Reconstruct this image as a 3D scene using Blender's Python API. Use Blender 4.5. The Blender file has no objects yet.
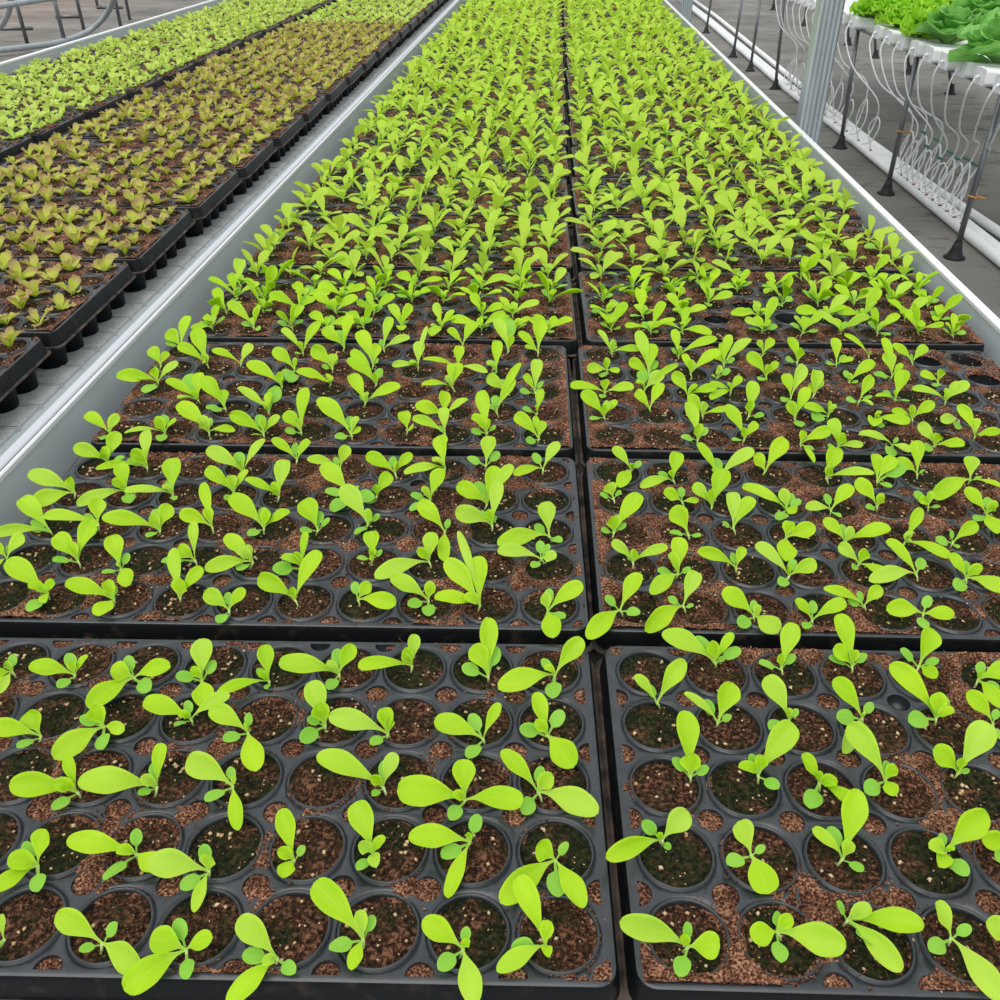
import bpy, math, random
import numpy as np
from mathutils import Vector, Matrix, noise
random.seed(7)
C = bpy.context.scene.collection
# ------------------------------------------------------------------ camera
FP, PITCH, YAW, ROLL, H = 888.0, 0.5965, -0.0559, -0.0026, 0.4906
cp, sp, cy, sy = math.cos(PITCH), math.sin(PITCH), math.cos(YAW), math.sin(YAW)
FW = Vector((sy*cp, cy*cp, -sp)); RT0 = Vector((cy, -sy, 0)); UP0 = RT0.cross(FW)
RT = math.cos(ROLL)*RT0 + math.sin(ROLL)*UP0
UP = -math.sin(ROLL)*RT0 + math.cos(ROLL)*UP0
CAM = Vector((0, 0, H))
cd = bpy.data.cameras.new('camera'); co = bpy.data.objects.new('camera', cd); C.objects.link(co)
cd.sensor_width = 36; cd.lens = 36*FP/1000; cd.clip_start = .02; cd.clip_end = 200
M = Matrix.Identity(4)
for i in range(3):
    M[i][0], M[i][1], M[i][2], M[i][3] = RT[i], UP[i], -FW[i], CAM[i]
co.matrix_world = M
bpy.context.scene.camera = co

def unproj(u, v, z):
    d = RT*((u-500)/FP) + UP*((500-v)/FP) + FW
    t = (z-H)/d.z
    return CAM + d*t
def proj(p):
    d = Vector(p)-CAM; zc = d.dot(FW)
    return 500+FP*d.dot(RT)/zc, 500-FP*d.dot(UP)/zc, zc

# ------------------------------------------------------------------ materials
def new_mat(name):
    m = bpy.data.materials.new(name); m.use_nodes = True
    nt = m.node_tree; b = nt.nodes['Principled BSDF']
    return m, nt, b
def nd(nt, t, **kw):
    n = nt.nodes.new(t)
    for k, v in kw.items(): setattr(n, k, v)
    return n
def ramp(nt, fac, stops):
    r = nd(nt, 'ShaderNodeValToRGB'); e = r.color_ramp.elements
    while len(e) < len(stops): e.new(.5)
    for x, (p, c) in zip(e, stops): x.position = p; x.color = (*c, 1)
    nt.links.new(fac, r.inputs[0]); return r.outputs[0]
def noise_tex(nt, scale, detail=3, coord='Position', stretch=None):
    if coord == 'Position':
        g = nd(nt, 'ShaderNodeNewGeometry'); v = g.outputs['Position']
    else:
        g = nd(nt, 'ShaderNodeTexCoord'); v = g.outputs['Object']
    if stretch:
        mp = nd(nt, 'ShaderNodeMapping'); mp.inputs['Scale'].default_value = stretch
        nt.links.new(v, mp.inputs[0]); v = mp.outputs[0]
    n = nd(nt, 'ShaderNodeTexNoise'); n.inputs['Scale'].default_value = scale; n.inputs['Detail'].default_value = detail
    nt.links.new(v, n.inputs['Vector']); return n.outputs['Fac']
def mix(nt, fac, a, b):
    m = nd(nt, 'ShaderNodeMix', data_type='RGBA')
    for s, x in ((m.inputs[0], fac), (m.inputs[6], a), (m.inputs[7], b)):
        if isinstance(x, (int, float)): s.default_value = x
        elif isinstance(x, tuple): s.default_value = (*x, 1)
        else: nt.links.new(x, s)
    return m.outputs[2]
def bump(nt, b, fac, strength, dist):
    n = nd(nt, 'ShaderNodeBump'); n.inputs['Strength'].default_value = strength; n.inputs['Distance'].default_value = dist
    nt.links.new(fac, n.inputs['Height']); nt.links.new(n.outputs[0], b.inputs['Normal'])
def mottled(name, stops, scale, rough=.8, spec=.3, metal=0, bmp=None, detail=4, stretch=None, coord='Position'):
    m, nt, b = new_mat(name)
    f = noise_tex(nt, scale, detail, coord, stretch)
    nt.links.new(ramp(nt, f, stops), b.inputs['Base Color'])
    b.inputs['Roughness'].default_value = rough; b.inputs['Metallic'].default_value = metal
    b.inputs['Specular IOR Level'].default_value = spec
    if bmp: bump(nt, b, noise_tex(nt, bmp[0], 4), bmp[1], bmp[2])
    return m

def leaf_mat(name, c_lo, c_hi, c_rib, c_stalk, edge=None, trans=.42, rough=.5, mottle=None, vary=None):
    m, nt, b = new_mat(name)
    uv = nd(nt, 'ShaderNodeUVMap'); sep = nd(nt, 'ShaderNodeSeparateXYZ'); nt.links.new(uv.outputs[0], sep.inputs[0])
    base = ramp(nt, noise_tex(nt, 22, 2), [(.3, c_lo), (.7, c_hi)])
    if edge:                       # bronze margin on red lettuce
        a = nd(nt, 'ShaderNodeMath', operation='MULTIPLY'); a.inputs[1].default_value = 1.0
        nt.links.new(sep.outputs[1], a.inputs[0])
        n2 = nd(nt, 'ShaderNodeMath', operation='ADD'); nt.links.new(a.outputs[0], n2.inputs[0]); nt.links.new(noise_tex(nt, 55, 3), n2.inputs[1])
        h2 = nd(nt, 'ShaderNodeMath', operation='MULTIPLY'); h2.inputs[1].default_value = .5; nt.links.new(n2.outputs[0], h2.inputs[0])
        f = ramp(nt, h2.outputs[0], [(.50, (0, 0, 0)), (.72, (.85, .85, .85))])
        base = mix(nt, f, base, edge)
    if vary:                       # some leaves are paler than others
        oi = nd(nt, 'ShaderNodeObjectInfo')
        base = mix(nt, ramp(nt, oi.outputs['Random'], [(.55, (0, 0, 0)), (1, (.75, .75, .75))]), base, vary)
    if mottle:
        base = mix(nt, ramp(nt, noise_tex(nt, 120, 4), [(.45, (0, 0, 0)), (.65, (.6, .6, .6))]), base, mottle)
    # midrib and side veins
    s = nd(nt, 'ShaderNodeMath', operation='SUBTRACT'); nt.links.new(sep.outputs[0], s.inputs[0]); s.inputs[1].default_value = .5
    ab = nd(nt, 'ShaderNodeMath', operation='ABSOLUTE'); nt.links.new(s.outputs[0], ab.inputs[0])
    rib = ramp(nt, ab.outputs[0], [(.0, (.45, .45, .45)), (.04, (0, 0, 0))])
    base = mix(nt, rib, base, c_rib)
    st = ramp(nt, sep.outputs[1], [(.02, (.7, .7, .7)), (.36, (0, 0, 0))])
    base = mix(nt, st, base, c_stalk)
    nt.links.new(base, b.inputs['Base Color'])
    b.inputs['Roughness'].default_value = rough; b.inputs['Specular IOR Level'].default_value = .35
    bump(nt, b, noise_tex(nt, 260, 2), .12, .001)
    tr = nd(nt, 'ShaderNodeBsdfTranslucent'); nt.links.new(base, tr.inputs[0])
    mx = nd(nt, 'ShaderNodeMixShader'); mx.inputs[0].default_value = trans
    nt.links.new(b.outputs[0], mx.inputs[1]); nt.links.new(tr.outputs[0], mx.inputs[2])
    nt.links.new(mx.outputs[0], nt.nodes['Material Output'].inputs[0])
    return m
MAT = {}
MAT['leaf'] = leaf_mat('lime_leaf', (.485, .79, .012), (.62, .88, .028), (.62, .88, .09), (.66, .88, .22), vary=(.62, .86, .12))
MAT['coty'] = leaf_mat('cotyledon_green', (.34, .72, .07), (.44, .80, .10), (.48, .80, .14), (.58, .82, .24))
MAT['stem'] = mottled('pale_stem', [(.3, (.42, .62, .14)), (.7, (.6, .72, .32))], 60, .5)
MAT['red'] = leaf_mat('bronze_leaf', (.54, .64, .05), (.74, .80, .14), (.74, .78, .28), (.55, .78, .13), edge=(.56, .33, .20))
MAT['pale'] = leaf_mat('pale_leaf', (.60, .84, .12), (.76, .92, .22), (.76, .92, .28), (.70, .88, .28))
MAT['frill'] = leaf_mat('frilly_leaf', (.30, .64, .02), (.50, .84, .06), (.55, .82, .12), (.5, .75, .2))
MAT['butter'] = leaf_mat('butterhead_leaf', (.17, .50, .09), (.36, .68, .19), (.52, .76, .34), (.5, .72, .3))
MAT['tray'] = mottled('black_plastic', [(.3, (.013, .016, .020)), (.7, (.030, .036, .044))], 90, .36, .75, bmp=(500, .06, .001))
MAT['skirt'] = mottled('black_skirt_plastic', [(.55, (.004, .005, .006)), (.74, (.03, .022, .017))], 70, .45, .22)
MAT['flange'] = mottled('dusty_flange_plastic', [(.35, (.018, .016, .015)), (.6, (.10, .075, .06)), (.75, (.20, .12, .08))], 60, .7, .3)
MAT['pot'] = mottled('black_pot_plastic', [(.3, (.004, .005, .006)), (.7, (.009, .010, .012))], 60, .5, .22)
def soil_mat(name, lo, hi):
    m, nt, b = new_mat(name)
    mo = ramp(nt, noise_tex(nt, 330, 4), [(.35, (.008, .008, .005)), (.52, (.020, .030, .009)), (.70, (.075, .050, .022))])
    br = ramp(nt, noise_tex(nt, 360, 4), [(.34, (.012, .008, .005)), (.5, (.060, .028, .016)), (.64, (.26, .12, .066))])
    f = ramp(nt, noise_tex(nt, 42, 3), [(lo, (0, 0, 0)), (hi, (1, 1, 1))])
    nt.links.new(mix(nt, f, mo, br), b.inputs['Base Color']); b.inputs['Roughness'].default_value = .95; b.inputs['Specular IOR Level'].default_value = .15
    bump(nt, b, noise_tex(nt, 900, 4), .9, .003)
    return m
MAT['moss'] = soil_mat('mossy_compost', .50, .62)
MAT['soil'] = soil_mat('brown_compost', .36, .54)
def coir_mat():
    m, nt, b = new_mat('coir_dust')
    c1 = ramp(nt, noise_tex(nt, 620, 4), [(.36, (.05, .018, .010)), (.49, (.25, .10, .054)), (.60, (.60, .32, .20))])
    c2 = ramp(nt, noise_tex(nt, 620, 4), [(.36, (.022, .011, .007)), (.5, (.13, .052, .029)), (.64, (.40, .19, .11))])
    f = ramp(nt, noise_tex(nt, 60, 4), [(.40, (0, 0, 0)), (.60, (1, 1, 1))])
    nt.links.new(mix(nt, f, c2, c1), b.inputs['Base Color']); b.inputs['Roughness'].default_value = .95; b.inputs['Specular IOR Level'].default_value = .15
    bump(nt, b, noise_tex(nt, 800, 4), 1.0, .004)
    return m
MAT['coir'] = coir_mat()
MAT['crumb'] = mottled('dark_crumb', [(.3, (.025, .014, .009)), (.7, (.10, .048, .026))], 300, .95, .15)
MAT['perl'] = mottled('grit_granule', [(.3, (.50, .30, .13)), (.7, (.74, .58, .36))], 200, .85, .3)
MAT['wall'] = mottled('grey_bench_aluminium', [(.3, (.46, .51, .53)), (.7, (.50, .55, .57))], 7, .5, .4, bmp=(200, .03, .001))
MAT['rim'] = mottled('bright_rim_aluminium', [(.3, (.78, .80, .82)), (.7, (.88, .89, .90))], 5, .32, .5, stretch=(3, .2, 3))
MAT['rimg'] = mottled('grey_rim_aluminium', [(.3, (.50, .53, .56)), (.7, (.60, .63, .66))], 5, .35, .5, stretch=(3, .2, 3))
MAT['mat'] = mottled('grey_bench_liner', [(.35, (.42, .44, .43)), (.62, (.54, .56, .55)), (.75, (.30, .30, .28))], 120, .7, .3)
MAT['galv'] = mottled('galvanised_steel', [(.3, (.40, .45, .47)), (.7, (.56, .61, .63))], 40, .45, .5, .25, stretch=(1, 1, .1))
MAT['leg'] = mottled('grey_steel_leg', [(.3, (.12, .13, .14)), (.7, (.22, .23, .25))], 30, .35, .5, .6, stretch=(1, 1, .2))
MAT['rubber'] = mottled('black_rubber', [(.3, (.008, .008, .009)), (.7, (.02, .02, .022))], 60, .6)
MAT['white'] = mottled('white_plastic', [(.3, (.80, .82, .82)), (.7, (.88, .89, .89))], 9, .4, .5)
MAT['tube'] = mottled('thin_white_tube', [(.3, (.78, .81, .82)), (.7, (.88, .90, .90))], 30, .4, .5)
MAT['hose'] = mottled('grey_hose', [(.3, (.33, .37, .39)), (.7, (.42, .46, .48))], 20, .5)
MAT['tie'] = mottled('teal_tie', [(.3, (.01, .14, .11)), (.7, (.02, .2, .15))], 90, .5)
MAT['orange'] = mottled('orange_twine', [(.3, (.5, .22, .04)), (.7, (.65, .32, .08))], 90, .7)
MAT['redg'] = mottled('red_grommet', [(.3, (.22, .03, .025)), (.7, (.3, .05, .04))], 90, .6)
def floor_mat():
    m, nt, b = new_mat('concrete_floor')
    a = ramp(nt, noise_tex(nt, 1.3, 8), [(.3, (.10, .098, .088)), (.55, (.18, .173, .155)), (.75, (.25, .24, .22))])
    dark = ramp(nt, noise_tex(nt, 5, 8, stretch=(1, 2.2, 1)), [(.56, (0, 0, 0)), (.66, (.85, .85, .85))])
    c = mix(nt, dark, a, (.07, .062, .052))
    # dry brown sandy ground far on the left
    g = nd(nt, 'ShaderNodeNewGeometry'); s = nd(nt, 'ShaderNodeSeparateXYZ'); nt.links.new(g.outputs['Position'], s.inputs[0])
    mr = nd(nt, 'ShaderNodeMapRange'); mr.inputs[1].default_value = -5.5; mr.inputs[2].default_value = -8.5
    nt.links.new(s.outputs[0], mr.inputs[0])
    sand = ramp(nt, noise_tex(nt, 1.1, 7, stretch=(.4, 1.6, 1)), [(.38, (.16, .10, .07)), (.6, (.38, .31, .26))])
    c = mix(nt, mr.outputs[0], c, sand)
    nt.links.new(c, b.inputs['Base Color']); b.inputs['Roughness'].default_value = .8
    bump(nt, b, noise_tex(nt, 30, 6), .3, .01)
    return m
MAT['floor'] = floor_mat()

# ------------------------------------------------------------------ mesh builder
class MB:
    def __init__(s): s.v = []; s.f = []; s.uv = []; s.mi = []; s.mats = []
    def slot(s, m):
        if m not in s.mats: s.mats.append(m)
        return s.mats.index(m)
    def add(s, vs, fs, m, uvs=None):
        k = len(s.v); i = s.slot(m)
        s.v += [tuple(x) for x in vs]; s.uv += uvs or [(.3, .6)]*len(vs)
        s.f += [tuple(a+k for a in f) for f in fs]; s.mi += [i]*len(fs)
    def merge(s, o, mat4):
        k = len(s.v); sl = [s.slot(m) for m in o.mats]
        a = np.array(o.v) @ np.array(mat4.to_3x3()).T + np.array(mat4.translation)
        s.v += [tuple(x) for x in a.tolist()]; s.uv += o.uv
        s.f += [tuple(i+k for i in f) for f in o.f]; s.mi += [sl[i] for i in o.mi]
    def mesh(s, name, smooth=True):
        me = bpy.data.meshes.new(name); me.from_pydata(s.v, [], s.f)
        for m in s.mats: me.materials.append(MAT[m])
        me.polygons.foreach_set('material_index', s.mi)
        me.polygons.foreach_set('use_smooth', [smooth]*len(s.f))
        ul = me.uv_layers.new(name='UVMap')
        li = np.zeros(len(me.loops), dtype=np.int32); me.loops.foreach_get('vertex_index', li)
        ul.data.foreach_set('uv', np.array(s.uv, dtype=np.float32)[li].ravel())
        me.update(); return me
    # --- shapes
    def box(s, a, b, m, bev=0):
        (x0, y0, z0), (x1, y1, z1) = a, b
        v = [(x0,y0,z0),(x1,y0,z0),(x1,y1,z0),(x0,y1,z0),(x0,y0,z1),(x1,y0,z1),(x1,y1,z1),(x0,y1,z1)]
        s.add(v, [(3,2,1,0),(4,5,6,7),(0,1,5,4),(1,2,6,5),(2,3,7,6),(3,0,4,7)], m)
    def tube(s, pts, r, m, n=8, caps=True):
        pts = [Vector(p) for p in pts]; rs = r if isinstance(r, (list, tuple)) else [r]*len(pts)
        vs = []; fs = []; ref = None
        for i, p in enumerate(pts):
            t = (pts[min(i+1, len(pts)-1)]-pts[max(i-1, 0)]).normalized()
            if ref is None: ref = Vector((0, 0, 1)) if abs(t.z) < .9 else Vector((1, 0, 0))
            x = (ref-t*ref.dot(t)).normalized(); y = t.cross(x); ref = x
            for k in range(n):
                a = 2*math.pi*k/n; vs.append(p+(x*math.cos(a)+y*math.sin(a))*rs[i])
            if i: 
                for k in range(n):
                    fs.append(((i-1)*n+k, (i-1)*n+(k+1) % n, i*n+(k+1) % n, i*n+k))
        if caps:
            fs.append(tuple(range(n-1, -1, -1))); fs.append(tuple(range((len(pts)-1)*n, len(pts)*n)))
        s.add(vs, fs, m)
    def rings(s, loops, m, close_first=False, close_last=False):
        n = len(loops[0]); vs = [p for l in loops for p in l]; fs = []
        for i in range(len(loops)-1):
            for k in range(n): fs.append((i*n+k, i*n+(k+1) % n, (i+1)*n+(k+1) % n, (i+1)*n+k))
        if close_first: fs.append(tuple(range(n-1, -1, -1)))
        if close_last: fs.append(tuple(range((len(loops)-1)*n, len(loops)*n)))
        s.add(vs, fs, m)
    def profile_y(s, prof, y0, y1, m, ys=None):
        """closed x,z profile swept along y"""
        n = len(prof); v = [(x, y0, z) for x, z in prof]+[(x, y1, z) for x, z in prof]
        f = [(k, (k+1) % n, n+(k+1) % n, n+k) for k in range(n)]+[tuple(range(n-1, -1, -1)), tuple(range(n, 2*n))]
        s.add(v, f, m)
    def crumb(s, p, r, m, rnd):
        v = [(1,0,0),(-1,0,0),(0,1,0),(0,-1,0),(0,0,1),(0,0,-1)]
        sx, sy_, sz = r*rnd.uniform(.6, 1.4), r*rnd.uniform(.6, 1.3), r*rnd.uniform(.5, 1)
        a = rnd.uniform(0, 6.28); ca, sa = math.cos(a), math.sin(a); t = rnd.uniform(-.6, .6)
        o = []
        for x, y, z in v:
            x *= sx*rnd.uniform(.7, 1.2); y *= sy_*rnd.uniform(.7, 1.2); z = z*sz + t*x
            o.append((p[0]+x*ca-y*sa, p[1]+x*sa+y*ca, p[2]+z))
        s.add(o, [(0,2,4),(2,1,4),(1,3,4),(3,0,4),(2,0,5),(1,2,5),(3,1,5),(0,3,5)], m)
    def fibre(s, p, L, m, rnd, r=.00025):
        a = rnd.uniform(0, 6.28); b = a+rnd.uniform(-1.2, 1.2)
        q = Vector(p); q1 = q+Vector((math.cos(a), math.sin(a), 0))*L*.5+Vector((0, 0, rnd.uniform(0, .0015)))
        q2 = q1+Vector((math.cos(b), math.sin(b), 0))*L*.5
        s.tube([q, q1, q2], r, m, 3, False)

def link(name, me, parent=None, loc=None):
    o = bpy.data.objects.new(name, me); C.objects.link(o)
    if parent: o.parent = parent
    if loc is not None: o.location = loc
    return o
def tag(o, label=None, cat=None, group=None, kind=None):
    if label: o['label'] = label
    if cat: o['category'] = cat
    if group: o['group'] = group
    if kind: o['kind'] = kind
    return o
ORD = ['nearest', 'second', 'third', 'fourth', 'fifth', 'sixth', 'seventh', 'eighth', 'ninth', 'tenth', 'eleventh', 'twelfth',
       'thirteenth', 'fourteenth', 'fifteenth', 'sixteenth', 'seventeenth', 'eighteenth', 'nineteenth', 'twentieth', 'twenty-first', 'twenty-second', 'twenty-third']
ORDF = ['first']+ORD[1:]
ROWN = ['front', 'second', 'middle', 'fourth', 'back']

# ------------------------------------------------------------------ trays
W, D = .527, .268                    # flat deck of a tray
NX, NY = 10, 5
GX, GY = .516, .261                  # area taken up by the cells
PX, PY = GX/NX, GY/NY
RH = .0236
def cell_c(i, j): return ((i+.5)*PX-GX/2, (j+.5)*PY-GY/2)
def rrect(hx, hy, r, z, k=6):
    o = []
    for cx, cy_, a0 in ((hx-r, hy-r, 0), (-hx+r, hy-r, 90), (-hx+r, -hy+r, 180), (hx-r, -hy+r, 270)):
        for t in range(k):
            a = math.radians(a0+90*t/(k-1)); o.append((cx+r*math.cos(a), cy_+r*math.sin(a), z))
    return o
def srect(hx, hy, z, k=6):
    o = []
    for x, y in ((hx, hy), (-hx, hy), (-hx, -hy), (hx, -hy)): o += [(x, y, z)]*k
    return o
def build_tray():
    b = MB(); rp = .0082
    hx, hy = PX/2, PY/2
    out = []
    for q in range(4):               # outline of one cell patch, starting at the right-hand side and going round
        sx, sy_ = [(1, 1), (-1, 1), (-1, -1), (1, -1)][q]
        arc = [(sx*(hx-rp*math.cos(t)), sy_*(hy-rp*math.sin(t))) for t in [math.radians(90*k/5) for k in range(6)]]
        # arc goes (hx-rp, hy) -> (hx, hy-rp); order by angle
        arc.sort(key=lambda p: math.atan2(p[1], p[0]) % (2*math.pi)) if q else arc.sort(key=lambda p: math.atan2(p[1], p[0]))
        out += arc
        m_ = [lambda t: (-t*(hx-rp), hy), lambda t: (-hx, -t*(hy-rp)), lambda t: (t*(hx-rp), -hy), lambda t: (hx, t*(hy-rp))][q]
        out += [m_(t) for t in (-.6, -.3, 0, .3, .6)]
    n = len(out)
    for j in range(NY):
        for i in range(NX):
            cx, cy_ = cell_c(i, j); loops = [[(cx+x, cy_+y, 0) for x, y in out]]
            def circ(r, z):
                return [(cx+r*math.cos(math.atan2(y, x)), cy_+r*math.sin(math.atan2(y, x)), z) for x, y in out]
            for r, z in ((RH+.0014, 0), (RH+.0006, -.0016), (RH, -.0016), (RH-.0001, .0012), (RH-.0012, .0013), (RH-.0016, -.002), (.0198, -.030), (.0178, -.056)): loops.append(circ(r, z))
            b.rings(loops, 'tray', close_last=True)
            # outside of the pot, seen from the bench side
            b.rings([circ(.0236, -.002), circ(.0200, -.058)], 'pot', close_last=True)
    for j in range(NY+1):            # little pockets between the cells
        for i in range(NX+1):
            cx, cy_ = i*PX-GX/2, j*PY-GY/2
            c = [(cx+rp*math.cos(a*math.pi/6), cy_+rp*math.sin(a*math.pi/6)) for a in range(12)]
            if 0 < i < NX and 0 < j < NY:
                b.rings([[(x, y, 0) for x, y in c], [(x, y, -.010) for x, y in c]], 'tray', close_last=True)
            else:                    # half pockets at the border
                def cl(x, y): return (max(-GX/2, min(GX/2, x)), max(-GY/2, min(GY/2, y)))
                c2 = [cl(*p) for p in c]
                b.rings([[(x, y, 0) for x, y in c2], [(x, y, -.010) for x, y in c2]], 'tray', close_last=True)
    b.rings([srect(GX/2, GY/2, 0), rrect(W/2-.001, D/2-.001, .010, 0), rrect(W/2, D/2, .011, -.0008)], 'tray')
    s = MB()
    s.rings([rrect(W/2, D/2, .011, -.0008), rrect(W/2+.0012, D/2+.0012, .012, -.003), rrect(W/2+.0035, D/2+.0035, .014, -.019),
             rrect(W/2+.0036, D/2+.0036, .014, -.0193)], 'skirt')
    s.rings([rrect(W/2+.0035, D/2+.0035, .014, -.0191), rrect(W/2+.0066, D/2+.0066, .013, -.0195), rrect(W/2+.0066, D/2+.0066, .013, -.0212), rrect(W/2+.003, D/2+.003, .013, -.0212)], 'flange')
    return b.mesh('tray_deck'), s.mesh('tray_skirt')
TRAY_ME, SKIRT_ME = build_tray()

def build_soil(seed, base, n_crumb, n_perl, n_fib, coir=.3):
    rnd = random.Random(seed); b = MB(); R = .0222; nr, ns = 8, 24
    vs = [(0, 0, -.0008)]; fs = []
    for i in range(1, nr+1):
        for k in range(ns):
            a = 2*math.pi*k/ns; r = R*i/nr; x, y = r*math.cos(a), r*math.sin(a)
            z = -.0014+.0016*noise.noise(Vector((x*150+seed*9, y*150, seed)))+.0012*noise.noise(Vector((x*420, y*420+seed*5, seed)))-.0012*(i/nr)**3
            vs.append((x, y, z))
    for k in range(ns): fs.append((0, 1+k, 1+(k+1) % ns))
    for i in range(1, nr):
        for k in range(ns):
            fs.append((1+(i-1)*ns+k, 1+i*ns+k, 1+i*ns+(k+1) % ns, 1+(i-1)*ns+(k+1) % ns))
    b.add(vs, fs, base)
    def spot(k=1):
        r = R*.95*math.sqrt(rnd.random())*k; a = rnd.uniform(0, 6.28); return (r*math.cos(a), r*math.sin(a), -.0010)
    for _ in range(n_crumb):
        m = 'coir' if rnd.random() < coir else 'crumb'; b.crumb(spot(), rnd.uniform(.0004, .0012), m, rnd)
    for _ in range(n_perl): b.crumb((lambda p: (p[0], p[1], -.0006))(spot(.92)), rnd.uniform(.0006, .0019), 'perl', rnd)
    for _ in range(n_fib): b.fibre((lambda p: (p[0], p[1], -.0004))(spot(.7)), rnd.uniform(.004, .012), 'coir', rnd)
    return b
SOIL_B = [build_soil(1, 'moss', 60, 7, 4, .25), build_soil(2, 'moss', 50, 10, 3, .2), build_soil(3, 'soil', 110, 8, 8, .3),
          build_soil(4, 'soil', 120, 5, 10, .4), build_soil(5, 'moss', 80, 12, 5, .4), build_soil(6, 'soil', 90, 12, 6, .5)]
SOIL_ME = [s.mesh('soil_plug') for s in SOIL_B]
def build_litter(seed, pocket, heavy, near=True):
    rnd = random.Random(seed); b = MB()
    for j in range(NY+1):
        for i in range(NX+1):
            if rnd.random() > pocket: continue
            cx, cy_ = i*PX-GX/2, j*PY-GY/2
            def cl(x, y): return (max(-GX/2-.001, min(GX/2+.001, x)), max(-GY/2-.001, min(GY/2+.001, y)))
            c = [cl(cx+.0081*math.cos(a*math.pi/6), cy_+.0081*math.sin(a*math.pi/6)) for a in range(12)]
            z = -.0022+rnd.uniform(-.001, .0012)
            b.add([(*cl(cx, cy_), z+.001)]+[(x, y, z) for x, y in c], [(0, 1+k, 1+(k+1) % 12) for k in range(12)], 'coir')
            for _ in range(14 if near else 4):
                a, r = rnd.uniform(0, 6.28), .0078*math.sqrt(rnd.random())
                b.crumb((*cl(cx+r*math.cos(a), cy_+r*math.sin(a)), z+.001), rnd.uniform(.0004, .001), 'perl' if rnd.random() < .06 else 'coir', rnd)
    # coir spilt over the deck in drifts
    gx, gy_ = (176, 90) if near else (70, 36)
    thr = .30-.40*heavy
    vs, ok = [], []
    def field(x, y): return noise.noise(Vector((x*13+seed*7, y*13, seed*3.1)))+.45*noise.noise(Vector((x*45, y*45+seed, seed*1.7)))
    def cellr(x, y):
        i, j = max(0, min(NX-1, int((x+GX/2)//PX))), max(0, min(NY-1, int((y+GY/2)//PY))); c = cell_c(i, j)
        return math.hypot(x-c[0], y-c[1])
    for q in range(gy_+1):
        for p in range(gx+1):
            x, y = (p/gx-.5)*(W-.006), (q/gy_-.5)*(D-.006); d = field(x, y)-thr; rr_ = cellr(x, y)
            z = -.0012+min(.0034, d*.009)+.0016*noise.noise(Vector((x*330, y*330, seed)))+.001*noise.noise(Vector((x*150, y*150, seed)))
            if rr_ < RH-.003: z = min(z, -.004)
            elif rr_ < RH: z -= .0010
            vs.append((x, y, z)); ok.append(z > -.0022)
    fs = []
    for q in range(gy_):
        for p in range(gx):
            a = q*(gx+1)+p; f = (a, a+1, a+gx+2, a+gx+1)
            if any(ok[v] for v in f): fs.append(f)
    b.add(vs, fs, 'coir')
    N = int((5200 if near else 900)*heavy)
    for _ in range(N):
        x, y = rnd.uniform(-W/2+.002, W/2-.002), rnd.uniform(-D/2+.002, D/2-.002)
        d = field(x, y)-thr+rnd.uniform(0, .25)
        if d < .05: continue
        rr_ = cellr(x, y)
        z = .0006+max(0, min(.0022, d*.004)) if rr_ > RH-.003 else .0002
        if rr_ < RH-.005 and rnd.random() < .65: continue
        k = rnd.random(); sc = 1.0 if near else 1.8
        if k < .10 and near: b.fibre((x, y, z+.0004), rnd.uniform(.003, .010), 'coir', rnd)
        else: b.crumb((x, y, z), rnd.uniform(.0004, .0013)*sc, 'perl' if k > .955 else ('crumb' if k > .85 else 'coir'), rnd)
    return b.mesh('loose_coir', False)
LITTER = {'light': build_litter(1, .93, .32), 'half': build_litter(6, .95, .62), 'mid': build_litter(2, .97, .72), 'heavy': build_litter(3, 1, .95),
          'far': build_litter(4, 1, 1.25, False), 'far2': build_litter(5, 1, 1.35, False)}
def joined_soil(skip=()):
    rnd = random.Random(31+len(skip)); b = MB()
    for j in range(NY):
        for i in range(NX):
            if (i, j) in skip: continue
            s = rnd.choice(SOIL_B); c = cell_c(i, j)
            b.merge(s, Matrix.Translation((*c, 0)) @ Matrix.Rotation(rnd.uniform(0, 6.28), 4, 'Z'))
    return b.mesh('potting_soil')
FARSOIL = joined_soil()

trays = {}
def place_tray(key, x, y, z, rot, label, group, litter, soil=None, empty=()):
    o = link('seedling_tray', TRAY_ME); o.location = (x, y, z); o.rotation_euler = (0, 0, rot)
    tag(o, label, 'tray', group)
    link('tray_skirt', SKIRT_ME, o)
    l = link('loose_coir', LITTER[litter], o); l['kind'] = 'stuff'
    if soil == 'plugs':
        rnd = random.Random(hash(key) % 1000 if isinstance(key, int) else sum(map(ord, str(key))))
        for j in range(NY):
            for i in range(NX):
                if (i, j) in empty: continue
                w = [0, 1, 2, 3, 4, 5]
                p = link('soil_plug', SOIL_ME[rnd.choice(w)], o, (*cell_c(i, j), rnd.uniform(-.0012, .0008)))
                p.rotation_euler = (rnd.uniform(-.03, .03), rnd.uniform(-.03, .03), rnd.uniform(0, 6.28))
    else:
        p = link('potting_soil', joined_soil(empty) if empty else FARSOIL, o); p['kind'] = 'stuff'
    trays[key] = (x, y, z, rot)
    return o
def tray_pt(key, lx, ly, lz=0):
    x, y, z, r = trays[key]
    return Vector((x+lx*math.cos(r)-ly*math.sin(r), y+lx*math.sin(r)+ly*math.cos(r), z+lz))
def tray_local(key, p):
    x, y, z, r = trays[key]; dx, dy = p.x-x, p.y-y
    return dx*math.cos(r)+dy*math.sin(r), -dx*math.sin(r)+dy*math.cos(r)
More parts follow.
